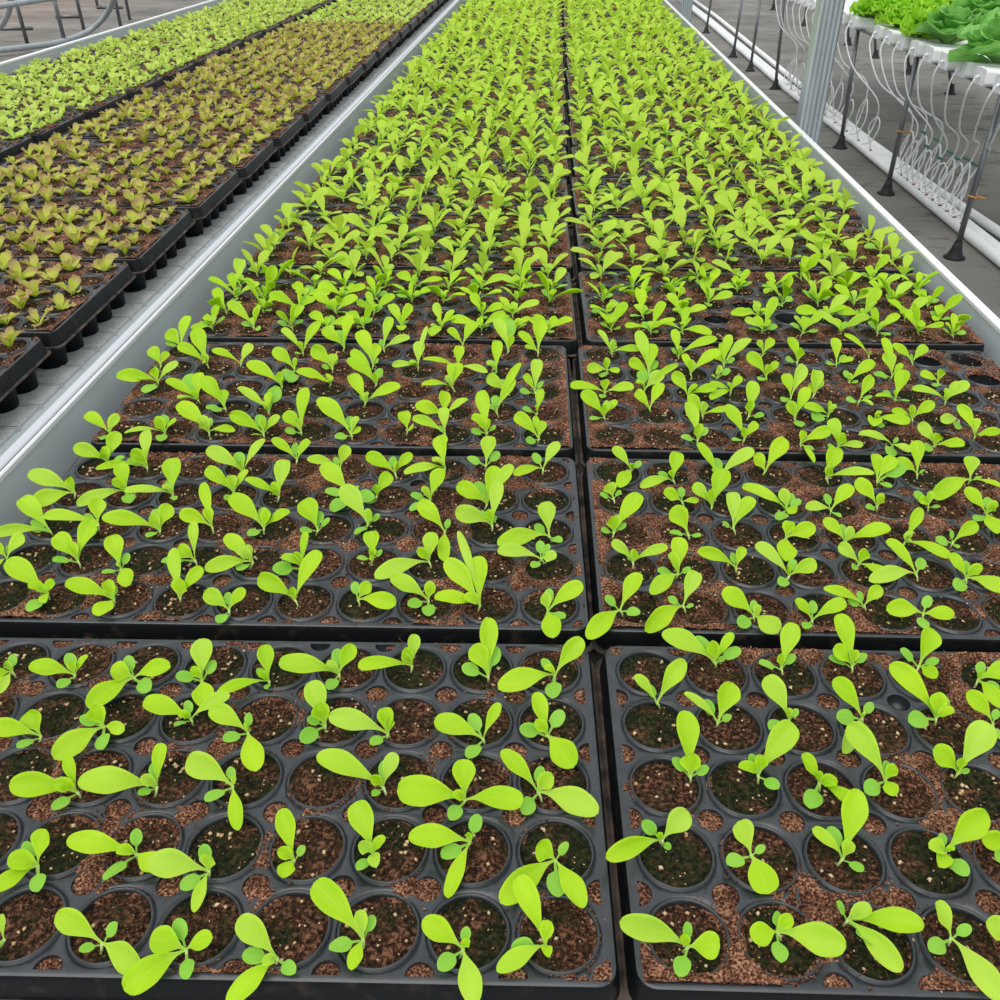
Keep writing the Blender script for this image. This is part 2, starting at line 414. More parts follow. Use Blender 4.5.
# centre bench: left and right columns of trays
XL = [.0494, .0419, .0331, .0420]; XR = [.0604, .0515, .0481, .0552]
YF = [.2538, .5382, .8217, 1.1047]
AL = [.034, .0290, .0250, .0265]; AR = [.0260, .0200, .0205, .0260]
NROW = 21
rr = random.Random(5)
EMPTY_R = {2: ((9, 3), (9, 4), (8, 4)), 1: ((7, 0),), 3: ((3, 1), (5, 1), (4, 2))}
for k in range(NROW):
    for side in 'LR':
        if k < 4:
            xe, yf, a = (XL if side == 'L' else XR)[k], YF[k], (AL if side == 'L' else AR)[k]
        else:
            xe = (.040 if side == 'L' else .0535)+rr.uniform(-.002, .002)-.0003*k; yf = YF[3]+(k-3)*.2836; a = .024+rr.uniform(-.002, .002)
        lx = -W/2 if side == 'L' else W/2
        cx, cy_ = xe+lx*math.cos(a)-D/2*math.sin(a), yf+lx*math.sin(a)+D/2*math.cos(a)
        place_tray((side, k), cx, cy_, 0, a, f"black seedling tray on the centre bench, {ORD[k]} from the camera in the {'left' if side=='L' else 'right'} column",
                   'trays on the centre bench', ('light' if side == 'L' else 'half') if k == 0 else ('half' if side == 'L' else 'mid') if k < 2 else 'mid' if k < 3 else 'heavy' if k < 5 else 'far' if k % 2 else 'far2',
                   'plugs' if k < 4 else None, EMPTY_R.get(k, ()) if side == 'R' else ())
# left bench
ZL = .020
NLROW = 20
for k in range(NLROW):
    for side in 'RL':
        xe = -.647 if side == 'R' else -1.232
        a = .028+rr.uniform(-.006, .006); yf = 1.052+(k-1)*.2835+(0 if side == 'R' else .01)
        cx, cy_ = xe-W/2*math.cos(a)-D/2*math.sin(a)+.003, yf-W/2*math.sin(a)+D/2*math.cos(a)
        if side == 'L' and k < 2: continue
        place_tray((side+'b', k), cx, cy_, ZL, a, f"black seedling tray on the left bench, {ORD[k]} from the front of its {'inner' if side=='R' else 'outer'} column",
                   'trays on the left bench', 'far', 'plugs' if (side == 'R' and k < 4) else None)

# ------------------------------------------------------------------ leaves
def leaf(b, P0, P1, w, mat, ctrl=(.35, .55), kind='L', nl=11, nc=5, thick=.0005, rnd=random, cup=.25, face=None, frill=0, blunt=None):
    P0, P1 = Vector(P0), Vector(P1); d = P1-P0; L = d.length
    hd = Vector((d.x, d.y, 0))
    if hd.length < 1e-5: hd = Vector((1e-3, 0, 0))
    Pc = P0+hd*ctrl[0]+Vector((0, 0, max(d.z, 0)*ctrl[1]+L*.16))
    if blunt is None: blunt = rnd.choice([2.0, 2.2, 2.4, 2.8, 4.2])
    if kind == 'C': blunt = 2.3
    tw = rnd.uniform(-.35, .35); ph = rnd.uniform(0, 6.28)
    up = Vector((rnd.uniform(-.25, .25), rnd.uniform(-.25, .25), 1))
    if face is not None: up = (up.normalized()+face).normalized()
    top = []; bot = []; uv = []
    for i in range(nl):
        t = i/(nl-1); t = 1-(1-t)**1.45
        p = P0*(1-t)**2+Pc*2*t*(1-t)+P1*t*t
        tan = (Pc-P0)*2*(1-t)+(P1-Pc)*2*t
        tan.normalize()
        n = up-tan*up.dot(tan)
        if n.length < .05: n = -hd.normalized()-tan*(-hd.normalized().dot(tan))
        n.normalize(); side = tan.cross(n)
        a = tw*t; side, n = side*math.cos(a)+n*math.sin(a), n*math.cos(a)-side*math.sin(a)
        if kind == 'L':
            s0 = max(0, (t-.10)/.62); prof = .10+.90*(s0*s0*(3-2*s0) if s0 < 1 else 1)
            if t > .62: prof *= max(0, 1-((t-.62)/.38)**blunt)**(1/2.2)
        elif kind == 'C':
            if t < .38: prof = .13+.1*t
            else: q = (t-.38)/.62; prof = max(.15*(1-q), math.sqrt(max(0, 1-(2*q-1)**2))*(1 if q > .1 else .9))
        else:
            s0 = max(0, (t-.05)/.55); prof = .16+.84*(s0*s0*(3-2*s0) if s0 < 1 else 1)
            if t > .55: prof *= max(0, 1-((t-.55)/.45)**2.6)**(1/2.2)
        hw = max(w*.5*prof, .0004)
        row = []
        for c in range(nc):
            s = 2*c/(nc-1)-1
            z = cup*hw*(s*s)-cup*hw*.3
            z += w*.06*math.sin(t*7+ph+s*2.2)*abs(s)*prof
            if frill: z += frill*w*math.sin(t*(34 if nl > 20 else 26)+ph+s*3)*abs(s)**2
            row.append(p+side*(s*hw*(1-.12*cup))+n*z); uv.append((.5+s*.5, t))
        top += row
        if thick: bot += [q-n*thick*(1-abs(2*c/(nc-1)-1)**4) for c, q in enumerate(row)]
    f = [(i*nc+c, i*nc+c+1, (i+1)*nc+c+1, (i+1)*nc+c) for i in range(nl-1) for c in range(nc-1)]
    if thick:
        k = len(top)
        f2 = [(k+i*nc+c, k+(i+1)*nc+c, k+(i+1)*nc+c+1, k+i*nc+c+1) for i in range(nl-1) for c in range(nc-1)]
        for i in range(nl-1):            # close the margins
            f2 += [(i*nc, (i+1)*nc, k+(i+1)*nc, k+i*nc), (i*nc+nc-1, k+i*nc+nc-1, k+(i+1)*nc+nc-1, (i+1)*nc+nc-1)]
        e = (nl-1)*nc
        f2 += [(e+c, e+c+1, k+e+c+1, k+e+c) for c in range(nc-1)]
        b.add(top+bot, f+f2, mat, uv+uv)
    else:
        b.add(top, f, mat, uv)

# plants read off the photograph, crop by crop: crown, then leaves (L long leaf, S young leaf, C cotyledon) by their tips
PLANTS = """
@ 0 620
60 260|C 65 170|L 0 365 50|S 20 215|L -60 285 60
375 275|L 142 235 90|C 340 165|S 355 205|L 440 178 50|C 288 338
670 290|L 550 255 110|C 635 178|L 852 235 85|C 752 352|L 440 440 110
520 535|L 270 695 120|C 398 485|S 455 440 100|L 620 555 60|C 512 648
205 580|L -60 540 90|L 135 460 110|C 85 638
955 495|L 715 410 100|C 935 402|S 890 478|C 870 528|L 1150 375 70
385 860|L 45 830 115|L 335 675 60|C 262 948|S 265 825
785 835|L 388 815 130|L 810 615 65|C 770 708|C 690 870|S 700 800
@ 200 620
10 300|L 20 92 110|C 78 203|C -122 278|S -50 250|L 25 435 100
345 305|L 325 122 80|C 285 243|S 290 275|L 85 368 65|C 332 345
695 270|L 393 220 100|C 685 142|L 772 125 75|C 642 348|S 630 222
240 560|L 45 445 95|C 245 462|C 115 600|L 280 757 105|S 230 520
625 525|L 555 305 105|S 585 425 90|C 535 490|C 503 608
940 570|L 642 485 105|S 920 438|S 955 490|C 852 622
165 830|L -68 700 120|C 150 733|C 25 905|L 192 1052 72|S 180 790
915 835|L 582 680 115|S 850 795|C 928 698|L 980 665 75|C 860 878
@ 400 620
60 230|L 75 70 60|S 15 150 60|S 5 185|L -210 235 70
440 280|L 445 -12 90|L 365 125 100|C 482 132|C 308 235
775 275|L 915 95 90|L 492 345 110|C 762 392|C 708 195|S 722 245
415 595|L 170 510 100|C 352 468|L 500 415 55|C 340 692
735 575|L 675 362 88|C 598 540|C 815 452|L 865 740 125|S 670 515
325 900|L 315 695 110|L -15 860 140|L 615 912 110|C 248 998|S 262 880
690 860|L 505 655 85|C 705 730|S 770 785 85|L 992 965 125|C 612 970
@ 600 620
285 415|L 425 200 90|L 172 278 60|C 245 325
575 212|L 308 72 105|C 470 85|S 545 112|L 665 65 50|C 705 145|C 625 185
590 510|L 665 315 115|L 420 365 50|C 520 400|C 658 478
905 240|L 970 15 90|C 795 215|C 975 172|S 893 175
450 780|L 420 452 115|S 445 672 100|C 545 738|C 362 692
945 500|L 825 285 100|S 935 450|C 990 445|C 845 545
790 775|L 970 520 120|C 752 668|S 692 735 60|S 812 675|C 895 842
@ 800 620
260 230|L 190 -30 100|L 165 145 85|C 145 190|C 332 168|S 265 150
595 230|L 665 45 110|C 502 145|C 695 198|L 680 292 65
890 300|C 910 208|L 1060 245 90|C 995 345|S 905 255|L 1010 440 80
310 490|L 165 298 100|C 182 488|C 362 412|S 325 455|L 215 665 75
680 490|L 448 222 110|S 675 365 80|C 735 385|S 772 458|C 542 508
965 520|L 832 365 90|C 985 445|C 1000 595
790 765|L 945 515 130|L 665 650 105|S 805 690|C 848 748
425 800|L 238 525 115|C 430 702|S 485 735 60|L 468 880 70|C 325 862
95 815|L 10 672 80|S 85 765|S 185 825 65|C 48 942|L 290 930 70
@ 0 800
190 330|L 225 145 100|C 118 210|S 35 320 100|L -40 460 85|C 190 458
680 270|L 332 205 105|C 682 142|S 580 265|C 518 400|L 800 350 100
510 715|L 280 570 120|C 585 612|C 395 752|L 705 850 130
930 750|L 750 690 125|C 885 592|L 622 955 130|C 938 895|L 1062 690 95
20 700|L 12 570 45|L -60 760 60
@ 200 800
45 355|L -268 320 130|C 15 220|S 50 275 80|C -98 445|L -30 562 60
470 300|L 410 42 95|S 385 262|L 410 388 85|C 522 228
865 270|L 780 8 115|S 790 228 70|S 928 188 50|C 785 350|S 880 338
385 790|L 190 592 120|C 210 778|C 472 868|L 140 1030 110|S 315 830
815 695|L 568 415 125|S 800 548 65|C 868 575|C 645 745|L 755 850 70
@ 400 800
350 210|L 42 190 115|C 208 288|L 238 490 75|C 392 70|S 338 165
775 300|L 680 235 110|C 840 212|L 502 515 120|C 790 485|L 918 540 105
315 745|L 110 605 110|C 335 632|S 350 705|C 190 845|L 375 1025 110
725 725|L 588 380 105|S 740 600 70|C 555 745|L 485 858 90|S 740 785
@ 600 800
310 200|L 445 62 110|C 212 105|L 30 292 95|C 352 245|S 285 180
755 275|L 690 108 105|C 825 230|C 635 320|L 842 470 130
440 735|L 98 610 130|C 435 608|L 600 735 120|C 392 882|S 402 685
885 660|L 755 690 105|C 885 555|S 965 588|C 905 812|L 1230 740 145
@ 800 800
215 290|L 290 -55 125|C 145 132|S 258 205|L 62 145 60|C 318 355
725 260|L 938 65 135|C 705 165|S 645 240|S 772 250|C 838 380|S 695 335
240 600|C 185 505|S 360 545 75|L 622 630 110|C 385 730|L 508 858 105
755 690|L 680 510 105|C 855 630|C 648 755|L 1010 1010 120
1060 720|L 932 610 110|C 1050 800|L 1120 600 100
1050 230|L 910 200 95|C 985 305|L 1090 130 90
@ 0 440
540 110|L 365 40 70|S 500 55 70|L 595 -40 70|C 620 90
735 135|L 735 -50 60|S 650 70 70|C 635 100|L 478 145 40
375 265|L 138 170 85|L 165 325 85|S 340 188 50
635 255|L 600 115 75|S 560 220 60|L 385 328 70|C 650 315
865 270|L 865 90 90|C 838 200|S 812 240|L 622 260 60|C 870 300
250 455|L 105 290 85|C 155 405|C 125 445|L -60 480 55
490 420|L 490 292 80|C 422 372|L 218 385 80|C 430 500
390 605|L 275 475 90|S 350 515 50|C 260 600|L 470 392 85
800 450|L 508 390 80|C 772 345|S 745 385 60|L 855 325 80|C 732 485
605 645|L 560 475 90|C 642 565|C 510 665|L 650 725 80|S 590 615
35 590|L 120 478 75|L -30 640 60|C 45 525|L -40 520 60
235 770|L 30 605 105|S 140 738 70|S 275 718 60|S 225 815 60|C 145 858
570 800|L 325 715 85|S 525 705 60|C 572 725|L 490 880 95
900 790|L 865 540 68|S 920 705 85|L 1015 640 60
975 600|L 970 405 50|L 885 545 70|C 805 610
@ 200 440
60 435|L 15 212 55|L -105 368 70|S 30 340 50
215 160|L 30 50 80|C 188 60|S 195 105|L 325 -5 50
485 100|L 358 -5 50|C 472 15|L 548 0 50
170 265|L 28 145 65|S 155 175 50|C 128 300|L 240 150 40
395 285|L 425 98 75|S 350 235 65|L 225 195 50
700 140|L 740 28 60|C 672 85|L 535 98 50
745 270|L 605 125 95|C 625 258|C 795 232|C 865 300|C 670 360
840 420|L 705 232 98|S 860 362 65|C 900 372|C 780 472
975 165|L 828 80 75|C 960 82|S 985 118|L 1062 70 50
885 280|L 955 170 65|C 805 262|S 868 228|C 830 312
320 440|L 148 280 95|C 315 335|S 350 355 60|L 450 360 60|C 240 478
590 450|L 515 300 100|C 600 355|C 648 390|C 500 455
865 590|L 855 455 75|C 785 592|C 912 552|S 850 570 60
265 610|L 122 480 78|L 25 650 72|S 175 555 60|L 235 522 35|C 185 650
510 640|L 530 458 38|S 405 590 50|C 362 648|S 462 572
475 800|L 288 690 85|L 600 555 85|S 445 745 50
145 850|L 18 765 85|C 140 760|L 228 748 65|C 90 915
790 800|C 770 708|L 855 718 65|L 978 825 80
@ 400 440
225 140|L 190 -20 65|S 162 105 60|L 22 170 70
150 300|L 215 142 80|C 52 275|S 105 248|C 55 355
430 125|L 450 -20 75|C 335 90|C 498 60
715 145|L 795 12 60|C 668 65|L 568 175 50
435 320|L 280 235 92|C 382 208|S 432 255|L 480 130 75|L 565 125 65
460 425|L 275 365 85|S 430 355|C 478 378|L 495 205 65|C 395 355
225 460|L 90 312 82|C 245 395|L 215 605 60
745 480|L 725 308 85|C 672 425|C 808 510|L 488 525 90
705 595|L 488 560 82|C 700 502|L 780 590 65|C 745 520|C 662 638
145 610|L 160 460 80|S 82 555 50|L -125 690 85
140 800|L -50 690 90|S 170 715 60|C 40 828|C 145 880
400 825|L 390 580 90|L 172 790 85|L 225 600 95|L 290 455 45|S 320 795
740 855|L 915 722 82|S 712 772 60|C 745 742|L 765 990 92|C 825 890
@ 600 440
155 150|L 62 38 55|C 208 108|S 165 118|L 98 238 65|C 100 188
365 200|L 388 60 68|C 290 165|S 342 165|L 200 235 50
65 290|L 38 218 70|C 0 270|C 105 252
590 190|L 488 15 50|C 585 90|L 770 50 68|S 560 150
825 160|L 930 -5 80|L 770 75 75
560 330|L 625 145 88|L 460 232 78|S 545 250
410 310|L 318 265 70|C 405 235|L 490 310 40
930 345|L 710 238 82|S 895 255 60|C 965 268|C 895 402|L 978 365 50|C 1005 300
70 460|L 205 272 85|S 58 385 80|C 5 450|C 130 418
440 470|L 360 338 95|C 505 480|C 350 465
665 440|L 662 260 68|L 765 288 78|C 612 412
165 610|L 58 508 50|S 185 555 50|L 340 535 50|C 135 572
390 670|L 395 485 80|S 342 572 60|C 288 655|C 455 640|L 255 772 78
680 640|L 488 555 62|C 660 562|L 718 535 48
945 680|L 775 525 80|C 970 595|S 938 638|L 1085 620 70|C 900 728
100 850|L 200 665 85|C 25 780|C 200 868|L -62 995 92
415 830|L 485 658 75|C 340 788|C 468 828|L 225 955 92
770 880|L 608 762 98|C 768 800|S 808 850 55|L 890 965 98|C 692 930
930 490|S 950 405 60|L 928 605 95|L 1080 445 80
@ 800 440
130 190|L 185 42 82|S 165 145 50|L 372 168 50
385 205|L 372 68 72|L 475 85 68|C 455 236|C 530 130
585 170|L 578 2 65|L 478 105 60|C 625 148
850 200|L 848 80 82|C 910 185|L 665 290 78|L 1010 238 40
155 350|L 262 228 75|C 128 268|L 28 340 55|C 198 385
385 330|L 275 205 75|S 425 285 50|C 335 342
640 330|C 572 258|S 640 260 50|S 595 308|C 700 335
930 370|L 820 252 80|C 940 285|S 992 328 55|C 880 405|L 985 468 82
225 510|L 115 400 62|C 208 420|S 272 445 50|L 455 445 78
525 510|L 608 340 58|S 560 480 55|L 750 590 70
765 510|L 890 420 65|C 755 450|C 680 505|C 790 540
295 620|L 190 532 68|S 340 555 58|C 262 642|L 435 680 60
580 670|L 430 505 82|C 615 592 55|L 345 705 78
830 690|L 745 575 65|C 828 602|S 915 642 55|C 780 748|L 1035 755 85
60 900|L -25 800 60|C 65 802|L 232 812 70|C 20 942
320 830|L 118 745 58|C 290 755|L 408 735 65|C 240 800
615 870|L 432 850 88|C 645 778|L 768 885 92|C 615 940
@ 60 300 5
250 665|L 125 572 65|C 255 598|S 302 588|C 205 698
525 660|L 322 665 45|S 468 603 60|C 520 573|L 582 600 55|C 500 705
745 660|L 588 518 85|S 688 603 70|C 748 588|L 875 655 40
490 410|L 282 385 72|L 378 385 55|S 462 342 50|L 592 315 55|C 425 465
505 330|L 452 238 60|S 550 272 40|C 468 330
690 500|L 700 362 60|S 658 470 50|L 588 490 50|C 635 372|L 528 402 55
825 540|L 708 388 75|L 815 448 50|C 730 540|C 760 552
605 235|L 642 78 60|L 532 158 70|C 528 215
735 322|L 678 142 75|L 588 228 55|S 710 288 50
905 320|L 758 252 45|L 962 222 60|C 905 295
@ 250 290 6.25
85 900|L -128 780 85|S 85 798 50|C 58 778|L 187 788 60|C 8 905
320 890|L 212 768 85|L 345 608 85|S 300 800|C 218 880
635 905|L 422 678 105|S 682 798 50|C 625 788|L 690 880 60|C 533 925
115 760|L -78 610 75|L 118 638 55|C 172 608|S 58 710
200 600|L -22 458 85|S 170 518 45|S 208 558|C 150 620
280 500|L 142 372 80|S 295 433 45|C 203 520|C 242 575
515 490|L 382 362 90|L 522 398 60|C 448 475|C 542 420
505 588|L 288 510 78|S 480 543 60|L 396 545 50
330 390|L 198 242 50|L 438 198 65|S 300 338 50|C 285 397
590 360|L 447 248 75|L 628 148 75|S 602 288|C 550 250
790 590|L 608 430 92|L 632 378 70|S 770 518|C 812 488
722 705|L 628 528 90|L 942 603 75|S 742 648|C 690 650
770 470|L 682 256 90|L 800 338 60|C 802 428
835 370|L 880 168 60|L 1000 300 55|C 818 308
985 880|L 955 758 78|L 1020 860 50
@ 410 290 6.25
218 900|L 208 733 65|L 15 800 62|C 180 848|L 175 1000 85
215 790|L 218 632 75|L 32 728 90|L 362 683 55
480 890|L 442 628 85|S 382 800 80|S 502 813 50|C 537 848|C 382 885
805 930|L 652 783 85|L 832 818 60|L 780 788 40|C 728 950
540 760|L 655 555 65|C 530 658|C 498 713|L 692 455 50
600 640|L 478 548 75|S 612 583 50|C 575 558
795 770|L 822 618 55|C 702 740|S 785 730
780 640|L 795 432 70|L 713 528 45|C 688 635|C 832 568
265 610|L 312 456 75|S 218 558 60|L 72 590 40|L 253 458 50
300 490|L 82 433 40|L 484 515 45|L 310 348 65
540 510|L 547 316 65|S 478 463 55|C 515 522
50 480|L -112 475 50|L 62 318 70|S 3 458|L 107 226 35
800 390|L 818 182 88|L 718 355 30|L 676 266 60
615 380|L 532 176 80|S 648 288 50|C 600 176
330 340|L 233 248 75|L 412 198 75|C 300 380
@ 560 300 6.25
320 330|L 238 188 45|S 352 263 55|C 298 320|L 505 312 45
295 440|L 172 440 65|S 275 372 50|C 263 482|L 367 452 50
280 580|L 66 545 75|S 275 498 55|L 462 552 70|C 258 612
275 730|L 132 578 90|S 268 658 55|S 312 640|L 357 628 50|C 193 747
555 465|L 572 272 85|L 485 192 75|L 428 390 80|C 602 378|C 498 440
530 560|L 740 402 40|S 478 518|L 648 458 85|C 505 440
560 680|L 468 578 82|L 640 520 70|C 530 640
860 870|L 798 636 85|S 850 788 82|C 922 798|C 758 860
740 350|L 710 182 55|L 982 242 60|S 760 298|C 698 300
815 460|L 768 338 55|L 1005 318 75|S 810 378|C 842 390
800 600|L 703 456 75|S 857 543 55|L 980 550 60
890 720|L 800 598 70|L 1062 690 45|S 912 638|C 907 690
@ 710 300 6.25
85 400|L 122 216 60|L 257 243 70|L 78 268 60|L 8 330 60|C 155 365
50 480|S 45 428 62|C 127 433|C 10 470
130 570|L 197 478 55|S 110 528|L -5 530 50|L 5 622 70
245 720|L 270 506 85|S 238 638 65|C 337 725
215 870|L 97 656 80|L 297 768 55|S 198 808|C 142 877
350 480|L 232 336 75|S 375 408|L 427 388 45|C 308 502
330 340|S 290 268 55|L 397 243 55|C 350 330
545 385|L 498 232 70|S 582 308 50|C 472 370
505 610|L 467 462 70|L 592 408 75|C 448 632
650 590|L 618 528 60|L 702 498 50|S 665 438
530 740|L 612 546 72|S 473 658 75|C 572 792
740 720|L 587 668 70|S 740 636 45|S 792 668|C 637 740
565 900|L 758 818 75|S 592 818 45|C 642 937|L 650 1015 40
800 920|L 758 742 80|S 852 848 60|L 957 910 45|C 738 915|L 770 1005 85
790 400|L 775 236 70|C 852 348|C 728 397|L 892 378 50
@ 840 300 6.25
60 510|S 60 468|L 217 386 75|C 112 512|C 28 440
120 630|L 202 476 75|C 42 627|C 202 600|L 202 657 40
180 350|L 27 217 40|C 190 318
325 480|L 288 326 80|L 270 236 60|L 392 398 40|C 217 470
450 390|L 327 282 60|L 542 288 60|C 445 336
345 620|L 402 436 85|S 335 578|C 268 573|C 432 632|L 222 600 30
215 745|S 257 708|C 257 797|L 432 772 80|C 188 723|S 210 790
450 740|L 593 646 70|S 430 678 60|L 322 695 45
610 510|L 502 470 70|S 642 436 50|C 595 542
660 630|L 452 558 65|S 650 568 60|L 808 518 75|L 742 508 50
325 905|L 122 840 80|C 362 858|C 310 972|L 432 952 85
590 910|L 488 777 80|S 622 838 60|C 528 932|L 778 910 70
845 850|L 738 656 70|L 852 738 45|S 882 850|L 1002 828 60
740 750|L 632 760 65|C 725 802
"""
FACE = Vector((0, -.55, 0))         # the young leaves lean towards the light from the near side
SEED_GROUP = 'lime lettuce seedlings on the centre bench'
used = {}
def seed_label(key, i, j):
    side, k = key
    c = (9-i) if side == 'L' else i
    return f"lime lettuce seedling, centre bench, {ORD[k]} {'left' if side=='L' else 'right'} tray, {ROWN[j]} cell row, {ORDF[c]} cell from seam"
def nearest_cell(p):
    best = []
    for side in 'LR':
        for k in range(5):
            lx, ly = tray_local((side, k), p)
            for i in range(NX):
                for j in range(NY):
                    c = cell_c(i, j); best.append((math.hypot(lx-c[0], ly-c[1]), (side, k), i, j))
    best.sort(key=lambda t: t[0])
    for d, key, i, j in best[:12]:
        if (key, i, j) not in used: return d, key, i, j
    return best[0]
def make_plant(crown, specs, label, seed):
    rnd = random.Random(seed); SZ = -.0012
    base = Vector((crown.x+rnd.uniform(-.003, .003), crown.y-.002+rnd.uniform(-.002, .002), SZ))
    e = bpy.data.objects.new('lettuce_seedling', None); C.objects.link(e); e.empty_display_size = .01
    e.location = base; tag(e, label, 'seedling', SEED_GROUP)
    cr = crown-base
    s = MB(); s.tube([Vector((0, 0, -.001)), cr*.5+Vector((.0003, 0, 0)), cr*1.05], [.0009, .0008, .0011], 'stem', 6); link('stem', s.mesh('stem'), e)
    for kind, tip, w in specs:
        b = MB(); t = tip-base
        if kind == 'C': leaf(b, cr-Vector((0, 0, .002)), t, w, 'coty', (.4, .35), 'C', 12, 5, .0005, rnd, .12, FACE*.6)
        elif kind == 'S': leaf(b, cr, t, w, 'leaf', (.25, .7), 'S', 9, 5, .0005, rnd, .45, FACE)
        else: leaf(b, cr, t, w, 'leaf', (.38, .5), 'L', 15, 7, .0005, rnd, .28, FACE)
        link('cotyledon' if kind == 'C' else 'leaf', b.mesh('leaf'), e)
    return e
off = (0, 0, 5.0); n_hand = 0
for ln in PLANTS.strip().splitlines():
    if ln.startswith('@'):
        off = tuple(map(float, ln.split()[1:])); off += (5.0,)*(len(off) == 2); continue
    parts = ln.split('|')
    def px(x, y): return off[0]+float(x)/off[2], off[1]+float(y)/off[2]
    u, v = px(*parts[0].split()); crown = unproj(u, v, .0035); zc = proj(crown)[2]
    d, key, i, j = nearest_cell(crown); used[(key, i, j)] = crown
    specs = []; rnd = random.Random(n_hand+50)
    for p in parts[1:]:
        a = p.split(); kind = a[0]; tu, tv = px(a[1], a[2]); dl = math.hypot(tu-u, tv-v); lm = dl*zc/FP
        c = (v-tv)/max(dl, 1e-3)
        if kind == 'C': z = .006+lm*(.22+.25*c)
        elif kind == 'S': z = .008+lm*(.40+.35*c)
        else: z = .008+lm*(.26+.36*c)
        z = max(.001, min(.045, z)); tip = unproj(tu, tv, z)
        l3 = (tip-crown).length
        if len(a) > 3: w = float(a[3])/off[2]*zc/FP*1.12
        else: w = l3*(.50 if kind == 'C' else .62)
        w = min(w, .024)
        specs.append((kind, tip, w))
    make_plant(crown, specs, seed_label(key, i, j), n_hand); n_hand += 1

# random seedlings of the same kind
def rand_specs(rnd, crown):
    specs = []; a0 = rnd.uniform(0, 6.28)
    n = rnd.choice([2, 3, 3, 3])
    for q in range(n):
        a = a0+q*2.4+rnd.uniform(-.4, .4); L = rnd.uniform(.031, .047)*(1 if q < 2 else .8); el = rnd.choice([rnd.uniform(.12, .6), rnd.uniform(.5, 1.15)])
        tip = crown+Vector((math.cos(a)*math.cos(el), math.sin(a)*math.cos(el), math.sin(el)))*L
        specs.append(('L', tip, L*rnd.uniform(.33, .43)))
    a = a0+1.3+rnd.uniform(-.3, .3); L = rnd.uniform(.013, .019)
    specs.append(('S', crown+Vector((math.cos(a)*.5, math.sin(a)*.5, .8))*L, L*.62))
    if rnd.random() < .6:
        a = a0+3.9+rnd.uniform(-.4, .4); L = rnd.uniform(.016, .024)
        specs.append(('S', crown+Vector((math.cos(a)*.8, math.sin(a)*.8, .6))*L, L*.6))
    for s in (0, math.pi):
        a = a0+1.4+s+rnd.uniform(-.4, .4); L = rnd.uniform(.015, .024); el = rnd.uniform(.1, .6)
        specs.append(('C', crown+Vector((math.cos(a)*math.cos(el), math.sin(a)*math.cos(el), math.sin(el)))*L, L*.5))
    return specs
rnd = random.Random(99); far_cells = []; near_cells = []
for k in range(NROW):
    for side in 'LR':
        for j in range(NY):
            for i in range(NX):
                if ((side, k), i, j) in used: continue
                if side == 'R' and (i, j) in EMPTY_R.get(k, ()): continue
                if k < 3:                   # read off the photograph above; the cells left in view are bare
                    p = tray_pt((side, k), *cell_c(i, j), .0035); u, v, zc = proj(p)
                    if u < -70 or u > 1070: far_cells.append((zc, (side, k), i, j, p))
                    continue
                if rnd.random() < .05: continue
                c = cell_c(i, j); p = tray_pt((side, k), c[0]+rnd.uniform(-.006, .006), c[1]+rnd.uniform(-.006, .006), .0035)
                u, v, zc = proj(p)
                if u < -40 or u > 1040: continue
                (near_cells if k < 6 else far_cells).append((zc, (side, k), i, j, p))
near_cells.sort(key=lambda t: t[0])
room = 300-n_hand
protos = []
for q in range(30):
    r_ = random.Random(500+q); e = None
    protos.append(rand_specs(r_, Vector((0, 0, .0035))))
def copy_tree(o, loc, rz, label):
    c = o.copy(); C.objects.link(c); c.location = loc; c.rotation_euler = (0, 0, rz); c['label'] = label
    for ch in o.children:
        d = ch.copy(); d.parent = c; C.objects.link(d)
    return c
made = []
for q, (zc, key, i, j, p) in enumerate(near_cells[:room]):
    lab = seed_label(key, i, j)
    if q < len(protos):
        e = make_plant(p, [(k_, t-Vector((0, 0, .0035))+p, w) for k_, t, w in protos[q]], lab, 900+q); made.append(e)
    else:
        o = made[rnd.randrange(len(made))]
        c = copy_tree(o, (p.x, p.y, -.0012), rnd.uniform(0, 6.28), lab); s_ = rnd.uniform(.95, 1.18); c.scale = (s_, s_, s_)
far_cells += near_cells[room:]
# the rest of the bed as one mass
FARP = []
for q in range(16):
    r_ = random.Random(700+q); b = MB(); cr = Vector((0, 0, .004))
    b.tube([Vector((0, 0, -.004)), cr], .0012, 'stem', 4)
    for kind, t, w in rand_specs(r_, cr):
        leaf(b, cr, t, w*1.10, 'coty' if kind == 'C' else 'leaf', (.38, .5), kind, 8, 3, 0, r_, .3, FACE*.55)
    FARP.append(b)
big = MB()
for zc, key, i, j, p in far_cells:
    s_ = rnd.uniform(1.05, 1.34)
    big.merge(rnd.choice(FARP), Matrix.Translation((p.x, p.y, -.001)) @ Matrix.Rotation(rnd.uniform(0, 6.28), 4, 'Z') @ Matrix.Scale(s_, 4))
o = link('lettuce_seedlings', big.mesh('lettuce_mass'))
tag(o, 'dense mass of lime lettuce seedlings filling the farther and outer trays of the centre bench', 'seedlings', kind='stuff')

